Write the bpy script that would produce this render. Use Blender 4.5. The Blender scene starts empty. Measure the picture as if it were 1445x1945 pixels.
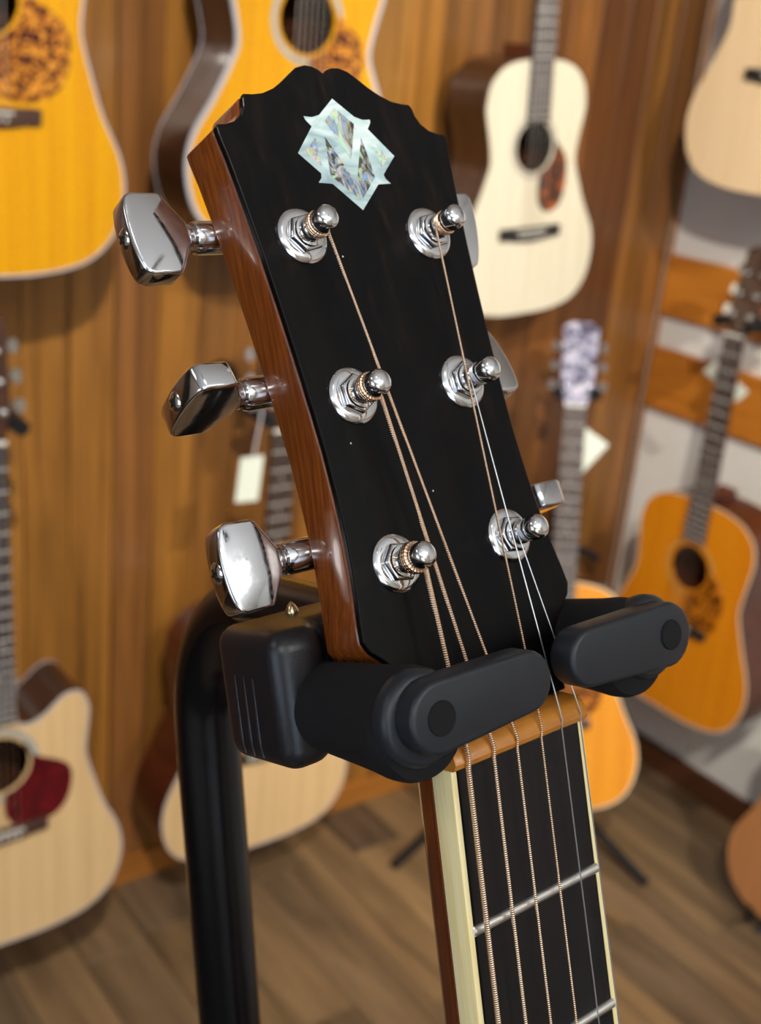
import bpy, bmesh, math, random
from mathutils import Matrix, Vector
random.seed(7)
PI = math.pi
S = bpy.context.scene
COL = S.collection
H = 1.645                       # camera height above the shop floor (m)

# ------------------------------------------------------------------ camera
cam = bpy.data.cameras.new('camera'); camo = bpy.data.objects.new('camera', cam); COL.objects.link(camo)
cam.sensor_fit = 'HORIZONTAL'; cam.sensor_width = 36.0; cam.lens = 36.0 * 2250 / 1445
cam.clip_start = 0.01; cam.clip_end = 50
cam.dof.use_dof = True; cam.dof.focus_distance = 0.258; cam.dof.aperture_fstop = 22.0
RX, RY, RZ = (0.808005, -0.581994, 0.091708), (-0.137776, -0.337985, -0.931012), (0.572839, 0.739628, -0.353279)
camo.matrix_world = Matrix(((RX[0], -RY[0], -RZ[0], 0), (RX[1], -RY[1], -RZ[1], 0), (RX[2], -RY[2], -RZ[2], H), (0, 0, 0, 1)))
S.camera = camo
# ------------------------------------------------------------------ world, exposure
S.view_settings.view_transform = 'Standard'; S.view_settings.look = 'None'
S.view_settings.gamma = 1.0; S.view_settings.use_curve_mapping = False
S.view_settings.exposure = 0.0
S.cycles.use_denoising = True
S.cycles.sample_clamp_indirect = 6.0
S.cycles.max_bounces = 5; S.cycles.diffuse_bounces = 2; S.cycles.glossy_bounces = 4; S.cycles.transmission_bounces = 2
S.cycles.use_adaptive_sampling = True; S.cycles.adaptive_threshold = 0.06; S.cycles.adaptive_min_samples = 12
wd = bpy.data.worlds.new('world'); S.world = wd; wd.use_nodes = True
wd.node_tree.nodes['Background'].inputs[0].default_value = (0.6, 0.6, 0.6, 1)
wd.node_tree.nodes['Background'].inputs[1].default_value = 0.6
# ceiling spotlights aimed at the guitars on the walls: (x, y, watts, aim point, cone degrees), and plain round ceiling lamps: (x, y, watts)
CEIL = 2.72
SPOTS = [(0.00, -0.32, 205, (1.00, 1.90, 1.35), 76), (0.75, -0.70, 170, (2.2, 1.5, 1.0), 60)]
LAMPS = [(-1.0, -1.2, 14), (0.95, -1.5, 12), (-1.5, 0.6, 6)]   # square LED panels
FILL_LIGHT = (0.3, -1.8, 1.75, 130)   # added unseen fill lamp, brightens the ceiling for chrome reflections and soft fill: x, y, z, watts
LAMP_COL = (1.0, 0.93, 0.83)
PANEL_COL = (1.0, 0.95, 0.88)

# ------------------------------------------------------------------ helpers
def lin(c):
    return tuple((v / 255 / 12.92) if v / 255 <= 0.04045 else ((v / 255 + 0.055) / 1.055) ** 2.4 for v in c) + (1.0,)

def link(o, parent=None):
    COL.objects.link(o)
    if parent is not None: o.parent = parent
    return o

def tag(o, label=None, cat=None, group=None, kind=None):
    if label: o['label'] = label
    if cat: o['category'] = cat
    if group: o['group'] = group
    if kind: o['kind'] = kind
    return o

def empty(name, M, label=None, cat=None, group=None):
    o = bpy.data.objects.new(name, None); o.empty_display_size = 0.05
    COL.objects.link(o); o.matrix_world = M
    return tag(o, label, cat, group)

class MB:
    """collects verts and faces, then becomes ONE mesh object"""
    def __init__(s): s.v = []; s.f = []
    def add(s, vs, fs, M=None):
        n = len(s.v)
        s.v += [tuple(M @ Vector(v)) for v in vs] if M is not None else [tuple(v) for v in vs]
        s.f += [tuple(i + n for i in f) for f in fs]
        return s
    def box(s, a, b, M=None):
        x0, y0, z0 = a; x1, y1, z1 = b
        return s.add([(x0, y0, z0), (x1, y0, z0), (x1, y1, z0), (x0, y1, z0), (x0, y0, z1), (x1, y0, z1), (x1, y1, z1), (x0, y1, z1)],
                     [(0, 3, 2, 1), (4, 5, 6, 7), (0, 1, 5, 4), (1, 2, 6, 5), (2, 3, 7, 6), (3, 0, 4, 7)], M)
    def lathe(s, prof, seg=24, M=None, sides=None):
        vs, fs = [], []; n = len(prof)
        for i in range(seg):
            a = 2 * PI * i / seg
            for r, z in prof: vs.append((r * math.cos(a), r * math.sin(a), z))
        for i in range(seg):
            j = (i + 1) % seg
            for k in range(n - 1): fs.append((i * n + k, j * n + k, j * n + k + 1, i * n + k + 1))
        fs.append(tuple(i * n for i in range(seg))[::-1]); fs.append(tuple(i * n + n - 1 for i in range(seg)))
        return s.add(vs, fs, M)
    def tube(s, pts, r, seg=10, M=None, caps=True):
        pts = [Vector(p) for p in pts]; m = len(pts); vs, fs = [], []
        rs = r if isinstance(r, (list, tuple)) else [r] * m
        up = Vector((0.0, 0.0, 1.0)); t0 = (pts[1] - pts[0]).normalized()
        if abs(t0.dot(up)) > 0.9: up = Vector((1.0, 0.0, 0.0))
        nrm = (up - t0 * up.dot(t0)).normalized()
        for i in range(m):
            t = (pts[min(i + 1, m - 1)] - pts[max(i - 1, 0)]).normalized()
            nrm = (nrm - t * nrm.dot(t)).normalized(); b = t.cross(nrm)
            for k in range(seg):
                a = 2 * PI * k / seg; vs.append(pts[i] + (nrm * math.cos(a) + b * math.sin(a)) * rs[i])
        for i in range(m - 1):
            for k in range(seg):
                l = (k + 1) % seg; fs.append((i * seg + k, i * seg + l, (i + 1) * seg + l, (i + 1) * seg + k))
        if caps: fs.append(tuple(range(seg))[::-1]); fs.append(tuple((m - 1) * seg + k for k in range(seg)))
        return s.add(vs, fs, M)
    def poly(s, pts, z0, z1, M=None):
        n = len(pts); vs = [(x, y, z0) for x, y in pts] + [(x, y, z1) for x, y in pts]
        fs = [tuple(range(n))[::-1], tuple(range(n, 2 * n))] + [(i, (i + 1) % n, n + (i + 1) % n, n + i) for i in range(n)]
        return s.add(vs, fs, M)
    def build(s, name, mat, parent=None, bevel=0, segs=2, smooth=35, M=None, bev_angle=30):
        me = bpy.data.meshes.new(name)
        if bevel:
            bm = bmesh.new(); vs = [bm.verts.new(v) for v in s.v]
            for f in s.f: bm.faces.new([vs[i] for i in f])
            bmesh.ops.recalc_face_normals(bm, faces=bm.faces)
            es = [e for e in bm.edges if len(e.link_faces) == 2 and e.calc_face_angle(0) > math.radians(bev_angle)]
            bmesh.ops.bevel(bm, geom=es, offset=bevel, segments=segs, profile=0.5, affect='EDGES', clamp_overlap=True)
            bm.to_mesh(me); bm.free()
        else:
            me.from_pydata(s.v, [], s.f)
            bm = bmesh.new(); bm.from_mesh(me); bmesh.ops.recalc_face_normals(bm, faces=bm.faces); bm.to_mesh(me); bm.free()
        return mkobj(name, me, mat, parent, smooth, M)

def mkobj(name, me, mat, parent=None, smooth=35, M=None):
    if smooth:
        me.polygons.foreach_set('use_smooth', [True] * len(me.polygons)); me.set_sharp_from_angle(angle=math.radians(smooth))
    if mat is not None and not me.materials: me.materials.append(mat)
    o = bpy.data.objects.new(name, me); link(o, parent)
    if M is not None: o.matrix_local = M
    return o

def catmull(P, n=8, closed=False):
    out = []; m = len(P)
    for i in range(m if closed else m - 1):
        p0, p1, p2, p3 = (P[(i - 1) % m], P[i], P[(i + 1) % m], P[(i + 2) % m]) if closed else (P[max(i - 1, 0)], P[i], P[i + 1], P[min(i + 2, m - 1)])
        for k in range(n):
            t = k / n
            out.append(tuple(0.5 * (2 * b + (c - a) * t + (2 * a - 5 * b + 4 * c - d) * t * t + (-a + 3 * b - 3 * c + d) * t ** 3) for a, b, c, d in zip(p0, p1, p2, p3)))
    if not closed: out.append(tuple(P[-1]))
    return out

def inset(poly, d):
    n = len(poly); out = []
    for i in range(n):
        a, b, c = Vector(poly[i - 1]), Vector(poly[i]), Vector(poly[(i + 1) % n])
        t = (c - a)
        if t.length < 1e-9: out.append(tuple(b)); continue
        t.normalize(); out.append((b.x - t.y * d, b.y + t.x * d))
    return out

def frame(x, y, z, o):
    return Matrix(((x[0], y[0], z[0], o[0]), (x[1], y[1], z[1], o[1]), (x[2], y[2], z[2], o[2]), (0, 0, 0, 1)))

# ------------------------------------------------------------------ materials
def newmat(name, base=(0.5, 0.5, 0.5, 1), rough=0.5, metal=0.0, coat=0.0, spec=0.5, coat_rough=0.05):
    m = bpy.data.materials.new(name); m.use_nodes = True; b = m.node_tree.nodes['Principled BSDF']
    b.inputs['Base Color'].default_value = base; b.inputs['Roughness'].default_value = rough; b.inputs['Metallic'].default_value = metal
    b.inputs['Coat Weight'].default_value = coat; b.inputs['Coat Roughness'].default_value = coat_rough; b.inputs['Specular IOR Level'].default_value = spec
    return m, m.node_tree, b

def ramp(nt, stops, interp='LINEAR'):
    r = nt.nodes.new('ShaderNodeValToRGB'); r.color_ramp.interpolation = interp
    while len(r.color_ramp.elements) < len(stops): r.color_ramp.elements.new(0.5)
    for e, (p, c) in zip(r.color_ramp.elements, stops): e.position = p; e.color = c
    return r

def coords(nt, scale, kind='Object'):
    tc = nt.nodes.new('ShaderNodeTexCoord'); mp = nt.nodes.new('ShaderNodeMapping')
    mp.inputs['Scale'].default_value = scale; nt.links.new(tc.outputs[kind], mp.inputs[0]); return mp

def noise(nt, vec, scale, detail=4, rough=0.55, dist=0.0):
    n = nt.nodes.new('ShaderNodeTexNoise'); n.inputs['Scale'].default_value = scale; n.inputs['Detail'].default_value = detail
    n.inputs['Roughness'].default_value = rough; n.inputs['Distortion'].default_value = dist
    if vec is not None: nt.links.new(vec.outputs[0], n.inputs['Vector'])
    return n

def bump(nt, b, src, strength, dist):
    bp = nt.nodes.new('ShaderNodeBump'); bp.inputs['Strength'].default_value = strength; bp.inputs['Distance'].default_value = dist
    nt.links.new(src, bp.inputs['Height']); nt.links.new(bp.outputs[0], b.inputs['Normal'])

def wood(name, c1, c2, grain=(200, 12, 200), rough=0.4, coat=0.0, dist=0.4, detail=5, lo=0.3, hi=0.7, spec=0.5, bmp=0.0):
    m, nt, b = newmat(name, rough=rough, coat=coat, spec=spec)
    mp = coords(nt, grain); n = noise(nt, mp, 1.0, detail, 0.6, dist)
    r = ramp(nt, [(lo, lin(c1)), (hi, lin(c2))]); nt.links.new(n.outputs['Fac'], r.inputs[0]); nt.links.new(r.outputs[0], b.inputs['Base Color'])
    if bmp: bump(nt, b, n.outputs['Fac'], bmp, 0.0005)
    return m

def plank_mat(name, tones, grain, rough, coat=0.0, amt=0.45, spec=0.5, knots=0.0):
    """board colour differs from board to board, with streaks along the grain"""
    m, nt, b = newmat(name, rough=rough, coat=coat, spec=spec)
    oi = nt.nodes.new('ShaderNodeObjectInfo')
    tone = ramp(nt, [(i / (len(tones) - 1), lin(c)) for i, c in enumerate(tones)]); nt.links.new(oi.outputs['Random'], tone.inputs[0])
    mp = coords(nt, grain); off = nt.nodes.new('ShaderNodeVectorMath'); off.operation = 'SCALE'
    cmb = nt.nodes.new('ShaderNodeCombineXYZ')
    for k in range(3): nt.links.new(oi.outputs['Random'], cmb.inputs[k])
    nt.links.new(cmb.outputs[0], off.inputs[0]); off.inputs['Scale'].default_value = 93.0
    add = nt.nodes.new('ShaderNodeVectorMath'); nt.links.new(mp.outputs[0], add.inputs[0]); nt.links.new(off.outputs[0], add.inputs[1])
    n = noise(nt, add, 1.0, 5, 0.62, 0.6)
    r = ramp(nt, [(0.28, (1 - amt,) * 3 + (1,)), (0.72, (1 + amt * 0.45,) * 3 + (1,))]); nt.links.new(n.outputs['Fac'], r.inputs[0])
    mx = nt.nodes.new('ShaderNodeMix'); mx.data_type = 'RGBA'; mx.blend_type = 'MULTIPLY'; mx.inputs['Factor'].default_value = 1
    nt.links.new(tone.outputs[0], mx.inputs[6]); nt.links.new(r.outputs[0], mx.inputs[7])
    nt.links.new(mx.outputs[2], b.inputs['Base Color'])
    return m

def mottle(name, stops, scale, rough=0.25, coat=0.3, dist=1.0):
    m, nt, b = newmat(name, rough=rough, coat=coat)
    mp = coords(nt, (1, 1, 1)); n = noise(nt, mp, scale, 3, 0.6, dist)
    r = ramp(nt, [(p, lin(c)) for p, c in stops]); nt.links.new(n.outputs['Fac'], r.inputs[0]); nt.links.new(r.outputs[0], b.inputs['Base Color'])
    return m

M = {}
M['chrome'] = newmat('chrome', (0.78, 0.79, 0.81, 1), 0.10, 1.0)[0]
_m, _nt, _b = newmat('polished_chrome', (0.72, 0.72, 0.74, 1), 0.07, 1.0); M['knob'] = _m
_n = noise(_nt, coords(_nt, (1, 1, 1)), 900, 3, 0.6); _r = ramp(_nt, [(0.35, (0.05,) * 3 + (1,)), (0.75, (0.16,) * 3 + (1,))]); _nt.links.new(_n.outputs['Fac'], _r.inputs[0]); _nt.links.new(_r.outputs[0], _b.inputs['Roughness'])
M['dark_hole'] = newmat('dark_recess', (0.006, 0.006, 0.006, 1), 0.6)[0]
M['steel'] = newmat('plain_steel', (0.6, 0.61, 0.63, 1), 0.3, 1.0)[0]
M['fret'] = newmat('fret_nickel', (0.86, 0.86, 0.84, 1), 0.3, 1.0)[0]
# wound bronze: fine ridges along the string
_m, _nt, _b = newmat('wound_bronze', (1.0, 0.70, 0.48, 1), 0.24, 1.0); M['bronze'] = _m
_w = _nt.nodes.new('ShaderNodeTexWave'); _w.wave_type = 'BANDS'; _w.bands_direction = 'Y'; _w.inputs['Scale'].default_value = 640
_nt.links.new(coords(_nt, (1, 1, 1)).outputs[0], _w.inputs['Vector']); bump(_nt, _b, _w.outputs['Fac'], 0.6, 0.0002)
M['bronze_wrap'] = newmat('bronze_wrap', (1.0, 0.70, 0.48, 1), 0.25, 1.0)[0]
# ebony veneer: near-black, satin, with faint brown streaks
_m, _nt, _b = newmat('ebony_veneer', rough=0.32, spec=0.13); M['veneer'] = _m
_n = noise(_nt, coords(_nt, (260, 14, 260)), 1.0, 4, 0.6, 0.3); _r = ramp(_nt, [(0.45, lin((5, 5, 6))), (0.62, lin((13, 10, 9))), (0.8, lin((34, 22, 15)))]); _nt.links.new(_n.outputs['Fac'], _r.inputs[0]); _nt.links.new(_r.outputs[0], _b.inputs['Base Color'])
# a few specks of dust on the dark face
_v = _nt.nodes.new('ShaderNodeTexVoronoi'); _v.inputs['Scale'].default_value = 105; _nt.links.new(coords(_nt, (1, 1, 1)).outputs[0], _v.inputs['Vector'])
_t = ramp(_nt, [(0.020, (1, 1, 1, 1)), (0.030, (0, 0, 0, 1))]); _nt.links.new(_v.outputs['Distance'], _t.inputs[0])
_x = _nt.nodes.new('ShaderNodeMix'); _x.data_type = 'RGBA'; _nt.links.new(_t.outputs[0], _x.inputs['Factor']); _nt.links.new(_r.outputs[0], _x.inputs[6]); _x.inputs[7].default_value = lin((190, 190, 186)); _nt.links.new(_x.outputs[2], _b.inputs['Base Color'])
M['ebony'] = wood('ebony_fretboard', (5, 5, 7), (20, 19, 21), (420, 16, 420), 0.42, 0.0, 0.2, bmp=0.15, spec=0.4)
M['mahogany'] = wood('lacquered_mahogany', (96, 44, 13), (142, 74, 26), (900, 50, 900), 0.25, 0.5, 0.3, bmp=0.0)
M['heel_mahogany'] = wood('neck_mahogany', (70, 24, 8), (118, 52, 20), (700, 30, 700), 0.25, 0.6, 0.3)
M['ivoroid'] = wood('cream_binding', (246, 220, 148), (255, 242, 192), (900, 30, 900), 0.35, 0.2, 0.1)
M['nut'] = wood('amber_nut', (178, 108, 34), (208, 138, 54), (60, 200, 200), 0.38, 0.15)
# pearl and abalone
_m, _nt, _b = newmat('mother_of_pearl', rough=0.16, coat=0.8, spec=0.7); M['pearl'] = _m
_n = noise(_nt, coords(_nt, (60, 150, 60)), 1.0, 3, 0.5, 1.5); _r = ramp(_nt, [(0.3, lin((126, 150, 156))), (0.5, lin((160, 182, 184))), (0.7, lin((204, 216, 214)))]); _nt.links.new(_n.outputs['Fac'], _r.inputs[0]); _nt.links.new(_r.outputs[0], _b.inputs['Base Color'])
def abalone(name, seed, dark):
    m, nt, b = newmat(name, rough=0.15, coat=0.8, spec=0.7)
    mp = coords(nt, (1, 0.55, 1)); mp.inputs['Location'].default_value = (seed, seed * 0.7, 0); mp.inputs['Rotation'].default_value = (0, 0, 0.45)
    n = noise(nt, mp, 170, 3, 0.55, 2.0); n2 = noise(nt, mp, 230, 3, 0.6, 2.5)
    r = ramp(nt, [(0.30, lin((40, 30, 22))), (0.40, lin((150, 150, 130))), (0.47, lin((96, 140, 190))), (0.53, lin((196, 178, 160))), (0.60, lin((130, 196, 160))), (0.70, lin((206, 196, 210)))])
    nt.links.new(n.outputs['Fac'], r.inputs[0])
    r2 = ramp(nt, [(0.34 + dark, (0.12, 0.08, 0.05, 1)), (0.44 + dark, (0.75, 0.72, 0.66, 1)), (0.62 + dark, (1, 1, 1, 1))]); nt.links.new(n2.outputs['Fac'], r2.inputs[0])
    mx = nt.nodes.new('ShaderNodeMix'); mx.data_type = 'RGBA'; mx.blend_type = 'MULTIPLY'; mx.inputs['Factor'].default_value = 1
    nt.links.new(r.outputs[0], mx.inputs[6]); nt.links.new(r2.outputs[0], mx.inputs[7]); nt.links.new(mx.outputs[2], b.inputs['Base Color'])
    return m
M['abalone_light'] = abalone('abalone_light', 0.13, -0.08); M['abalone_dark'] = abalone('abalone_dark', 0.37, 0.06)
# stand plastics
def plastic(name, c, rough, sc, st, spec=0.5):
    m, nt, b = newmat(name, lin(c), rough, spec=spec); n = noise(nt, coords(nt, (1, 1, 1)), sc, 2, 0.6); bump(nt, b, n.outputs['Fac'], st, 0.0003); return m
M['foam'] = plastic('black_foam', (24, 24, 25), 0.85, 1500, 0.35, 0.25)
M['rubber'] = plastic('blue_black_plastic', (30, 34, 40), 0.42, 900, 0.03)
M['cast'] = plastic('cast_black_housing', (26, 25, 28), 0.36, 1400, 0.14)
M['pole'] = newmat('black_gloss_paint', lin((11, 11, 13)), 0.22)[0]
M['brass'] = newmat('brass_screw', (0.75, 0.58, 0.32, 1), 0.25, 1.0)[0]
M['black'] = newmat('black_satin', lin((18, 18, 19)), 0.45)[0]
# room
M['planks'] = plank_mat('cedar_boards', [(152, 100, 50), (116, 72, 36), (170, 115, 48), (102, 62, 32), (140, 88, 43), (176, 123, 53)], (34, 34, 1.5), 0.36, 0.12, 0.6)
M['corner'] = wood('corner_board', (96, 54, 28), (124, 74, 40), (60, 60, 3), 0.4, 0.1)
M['rail'] = wood('amber_rail', (176, 104, 30), (206, 130, 46), (5, 5, 60), 0.35, 0.15)
M['skirting'] = wood('skirting_wood', (150, 92, 34), (182, 118, 48), (5, 40, 60), 0.4)
M['skirting_dark'] = wood('dark_skirting', (66, 36, 18), (92, 52, 26), (40, 5, 60), 0.5)
M['plaster'] = wood('white_plaster', (222, 218, 210), (232, 229, 222), (2, 2, 2), 0.75)
M['ceiling'] = newmat('ceiling_white', lin((225, 223, 218)), 0.8)[0]
M['shopwall'] = newmat('shop_wall', lin((206, 196, 180)), 0.7)[0]
M['floor'] = plank_mat('floor_laminate', [(136, 110, 80), (110, 90, 68), (158, 126, 86), (96, 78, 60), (146, 116, 78)], (18, 1.7, 18), 0.46, 0.05, 0.62)
M['subfloor'] = newmat('floor_gap', lin((40, 28, 20)), 0.7)[0]
# background guitars
def top(name, c1, c2, coat=0.35, rough=0.3): return wood(name, c1, c2, (70, 1.6, 70), rough, coat, 0.15, 3, 0.3, 0.7)
M['yellow_top'] = top('yellow_amber_top', (214, 144, 1), (229, 168, 4), 0.12)
M['amber_top'] = top('amber_orange_top', (216, 134, 16), (234, 156, 30))
M['deep_amber_top'] = top('deep_amber_top', (206, 120, 10), (222, 138, 20))
M['white_top'] = top('white_spruce_top', (222, 212, 184), (234, 226, 202), 0.1, 0.4)
M['spruce_top'] = top('natural_spruce_top', (216, 180, 128), (234, 200, 148))
M['pale_top'] = top('pale_spruce_top', (228, 196, 150), (240, 210, 168), 0.15, 0.4)
M['tan_top'] = top('tan_mahogany_top', (168, 112, 66), (190, 130, 80), 0.1, 0.45)
M['rosewood'] = wood('rosewood_sides', (44, 24, 15), (74, 42, 26), (10, 60, 10), 0.25, 0.5)
M['mahog_side'] = wood('mahogany_sides', (58, 22, 12), (92, 42, 22), (10, 60, 10), 0.3, 0.4)
M['inside'] = newmat('bare_inside_wood', lin((120, 84, 54)), 0.8)[0]
M['rosewood_board'] = wood('rosewood_fretboard', (46, 36, 34), (68, 54, 49), (300, 10, 300), 0.45)
M['grey_board'] = wood('greyish_ebony_board', (52, 48, 50), (76, 72, 74), (300, 10, 300), 0.45)
M['bridge_wood'] = wood('bridge_rosewood', (64, 44, 38), (88, 62, 52), (20, 200, 20), 0.4)
M['bridge_black'] = newmat('bridge_ebony', lin((34, 33, 34)), 0.4)[0]
M['bone'] = newmat('bone_white', lin((226, 222, 210)), 0.4)[0]
M['pale_binding'] = newmat('pale_grey_binding', lin((188, 188, 194)), 0.35)[0]
M['cream_line'] = newmat('cream_edge_line', lin((222, 208, 180)), 0.4)[0]
M['dark_binding'] = newmat('dark_edge_binding', lin((58, 38, 28)), 0.4)[0]
M['rosette'] = mottle('shell_rosette', [(0.3, (116, 132, 142)), (0.5, (168, 174, 172)), (0.7, (196, 194, 180))], 220, 0.3)
M['rosette_tan'] = newmat('tan_rosette', lin((186, 140, 70)), 0.4)[0]
M['fret_pale'] = newmat('pale_fret_wire', lin((186, 182, 178)), 0.4, 0.2)[0]
M['rosette_plain'] = newmat('plain_rosette', lin((176, 170, 160)), 0.4)[0]
M['tortoise_yellow'] = mottle('yellow_tortoise', [(0.45, (58, 14, 16)), (0.49, (104, 44, 20)), (0.53, (200, 122, 30)), (0.62, (226, 154, 48))], 105)
M['tortoise_brown'] = mottle('brown_tortoise', [(0.42, (26, 12, 6)), (0.54, (96, 42, 8)), (0.66, (190, 92, 14))], 60)
M['tortoise_red'] = mottle('red_tortoise', [(0.35, (66, 6, 14)), (0.6, (104, 10, 24)), (0.75, (122, 16, 34))], 60)
M['tortoise_amber'] = mottle('amber_tortoise', [(0.45, (46, 20, 8)), (0.50, (110, 56, 12)), (0.55, (206, 122, 20))], 80)
M['head_sheen'] = mottle('painted_head_sheen', [(0.36, (64, 52, 66)), (0.48, (136, 136, 164)), (0.62, (226, 222, 236))], 45, 0.15, 0.8)  # light reflected off the corner guitar's headstock, painted in as pale mottling
M['dot'] = newmat('pearl_dot', lin((170, 166, 158)), 0.3)[0]
M['paper'] = newmat('tag_paper', lin((226, 232, 216)), 0.7)[0]
M['thread'] = newmat('tag_thread', lin((214, 210, 214)), 0.7)[0]
M['thin_string'] = newmat('thin_string', (0.8, 0.7, 0.58, 1), 0.35, 1.0)[0]
_m, _nt, _b = newmat('lamp_glow', (1, 1, 1, 1), 0.5); _b.inputs['Emission Color'].default_value = LAMP_COL + (1,); _b.inputs['Emission Strength'].default_value = 30; M['glow'] = _m
_m, _nt, _b = newmat('daylight_pane', (0.6, 0.7, 0.9, 1), 0.3); _b.inputs['Emission Color'].default_value = (0.62, 0.78, 1.0, 1); _b.inputs['Emission Strength'].default_value = 2.8; M['pane'] = _m

# ------------------------------------------------------------------ the room
WY, WX = 1.90, 2.255            # back wall, right wall
X0, Y0 = -2.6, -2.8
def struct(o): o['kind'] = 'structure'; return o
floor = struct(MB().box((X0, Y0, -0.06), (WX + 0.1, WY + 0.1, -0.004)).build('floor', M['subfloor'], smooth=0))
pl = 0.128
fm = {}
for i in range(int(3.3 / pl)):
    x1 = WX - i * pl; x0 = x1 - pl + 0.0022
    y = WY - 0.012 - random.uniform(0.1, 1.1); ys = [WY - 0.012]
    while y > -0.9: ys.append(y); y -= 1.1
    ys.append(-1.0)
    for a, b in zip(ys[:-1], ys[1:]):
        if a - b < 0.03: continue
        L = round(a - b - 0.002, 3)
        if L not in fm:
            fm[L] = MB().box((-(pl - .0022) / 2, -L / 2, -0.006), ((pl - .0022) / 2, L / 2, 0)).build('plank', M['floor'], floor, bevel=0.0012, segs=1, smooth=0)
            o = fm[L]
        else:
            o = fm[L].copy(); link(o, floor)
        o.location = ((x0 + x1) / 2, (a + b) / 2, 0)
struct(MB().box((X0, Y0, CEIL), (WX + 0.1, WY + 0.1, CEIL + 0.08)).build('ceiling', M['ceiling'], smooth=0))
wall = struct(MB().box((X0, WY + 0.004, 0), (WX + 0.1, WY + 0.12, CEIL)).build('wall_back', M['subfloor'], smooth=0))
bw = 0.0822
proto = None
n = int((WX - X0) / bw)
for i in range(n):
    x = WX - 0.012 - bw * (i + 0.5)
    if x < -1.6: break
    if proto is None:
        mb = MB(); w = bw / 2 - 0.0005; d = 0.0014
        prof = [(-w, 0.0), (-w, -0.0106), (-w + d, -0.0125), (w - d, -0.0125), (w, -0.0106), (w, 0.0)]
        mb.add([(a, b, 0) for a, b in prof] + [(a, b, CEIL - 0.002) for a, b in prof], [tuple(range(6)), tuple(range(6, 12))] + [(k, (k + 1) % 6, 6 + (k + 1) % 6, 6 + k) for k in range(6)])
        o = proto = mb.build('board', M['planks'], wall, smooth=0)
    else:
        o = proto.copy(); link(o, wall)
    o.location = (x, WY + 0.003, 0.001)
FY = WY - 0.0095                # front of the boards
struct(MB().box((X0, FY - 0.012, 0), (WX - 0.01, FY - 0.0005, 0.062)).build('baseboard_back', M['skirting'], smooth=0, bevel=0.003))
struct(MB().box((WX, Y0, 0), (WX + 0.12, WY + 0.1, CEIL)).build('wall_right', M['plaster'], smooth=0))
struct(MB().box((WX - 0.016, Y0, 0), (WX - 0.0005, FY - 0.013, 0.07)).build('baseboard_right', M['skirting_dark'], smooth=0, bevel=0.003))
struct(MB().box((WX - 0.009, FY - 0.010, 0.07), (WX - 0.0005, FY - 0.0005, CEIL - 0.002)).build('trim_1', M['skirting'], smooth=0, bevel=0.002))
for i, (z0, z1) in enumerate(((-0.501, -0.357), (-0.727, -0.577))):
    struct(MB().box((WX - 0.020, Y0 + 0.2, H + z0), (WX - 0.0005, FY - 0.012, H + z1)).build('trim_%d' % (i + 2), M['rail'], smooth=0, bevel=0.003))
struct(MB().box((X0 - 0.1, Y0, 0), (X0, WY + 0.1, CEIL)).build('wall_left', M['shopwall'], smooth=0))
struct(MB().box((X0, Y0 - 0.1, 0), (WX + 0.1, Y0, CEIL)).build('wall_front', M['shopwall'], smooth=0))
# a shop window in the left wall and one behind the camera
for i, (Mw) in enumerate((frame((0, 1, 0), (0, 0, 1), (1, 0, 0), (X0 + 0.002, -0.6, 1.0)), frame((-1, 0, 0), (0, 0, 1), (0, 1, 0), (-0.9, Y0 + 0.002, 1.0)))):
    f = MB()
    for a, b in (((-0.85, -0.05, 0), (0.85, 0, 0.05)), ((-0.85, 1.2, 0), (0.85, 1.25, 0.05)), ((-0.85, 0, 0), (-0.8, 1.2, 0.05)), ((0.8, 0, 0), (0.85, 1.2, 0.05)), ((-0.02, 0, 0), (0.02, 1.2, 0.045))): f.box(a, b)
    wo = f.build('window_%d' % (i + 1), M['ceiling'], smooth=0, M=Mw); struct(wo)
    for s in (-1, 1):
        MB().box((0.02 if s > 0 else -0.8, 0.0, 0.008), (0.8 if s > 0 else -0.02, 1.2, 0.014)).build('pane', M['pane'], wo, smooth=0)
# ceiling lamps
places = ['left of the camera', 'at the right rear of the shop', 'over the left side of the shop']
for (x, y, w), where in zip(LAMPS, places):
    e = empty('ceiling_panel', Matrix.Translation((x, y, CEIL)), 'square white ceiling panel lamp ' + where, 'lamp', 'ceiling panel lamps')
    fr_ = MB()
    for a, b in (((-0.31, -0.31), (0.31, -0.29)), ((-0.31, 0.29), (0.31, 0.31)), ((-0.31, -0.29), (-0.29, 0.29)), ((0.29, -0.29), (0.31, 0.29))): fr_.box((a[0], a[1], -0.018), (b[0], b[1], -0.0005))
    fr_.build('panel_frame', M['ceiling'], e, smooth=0)
    MB().box((-0.29, -0.29, -0.008), (0.29, 0.29, -0.001)).build('diffuser', M['bone'], e, smooth=0)
    ld = bpy.data.lights.new('panel_light', 'AREA'); ld.shape = 'SQUARE'; ld.size = 0.58; ld.energy = w; ld.color = PANEL_COL
    lo = bpy.data.objects.new('panel_light', ld); link(lo, e); lo.location = (0, 0, -0.010)
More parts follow.
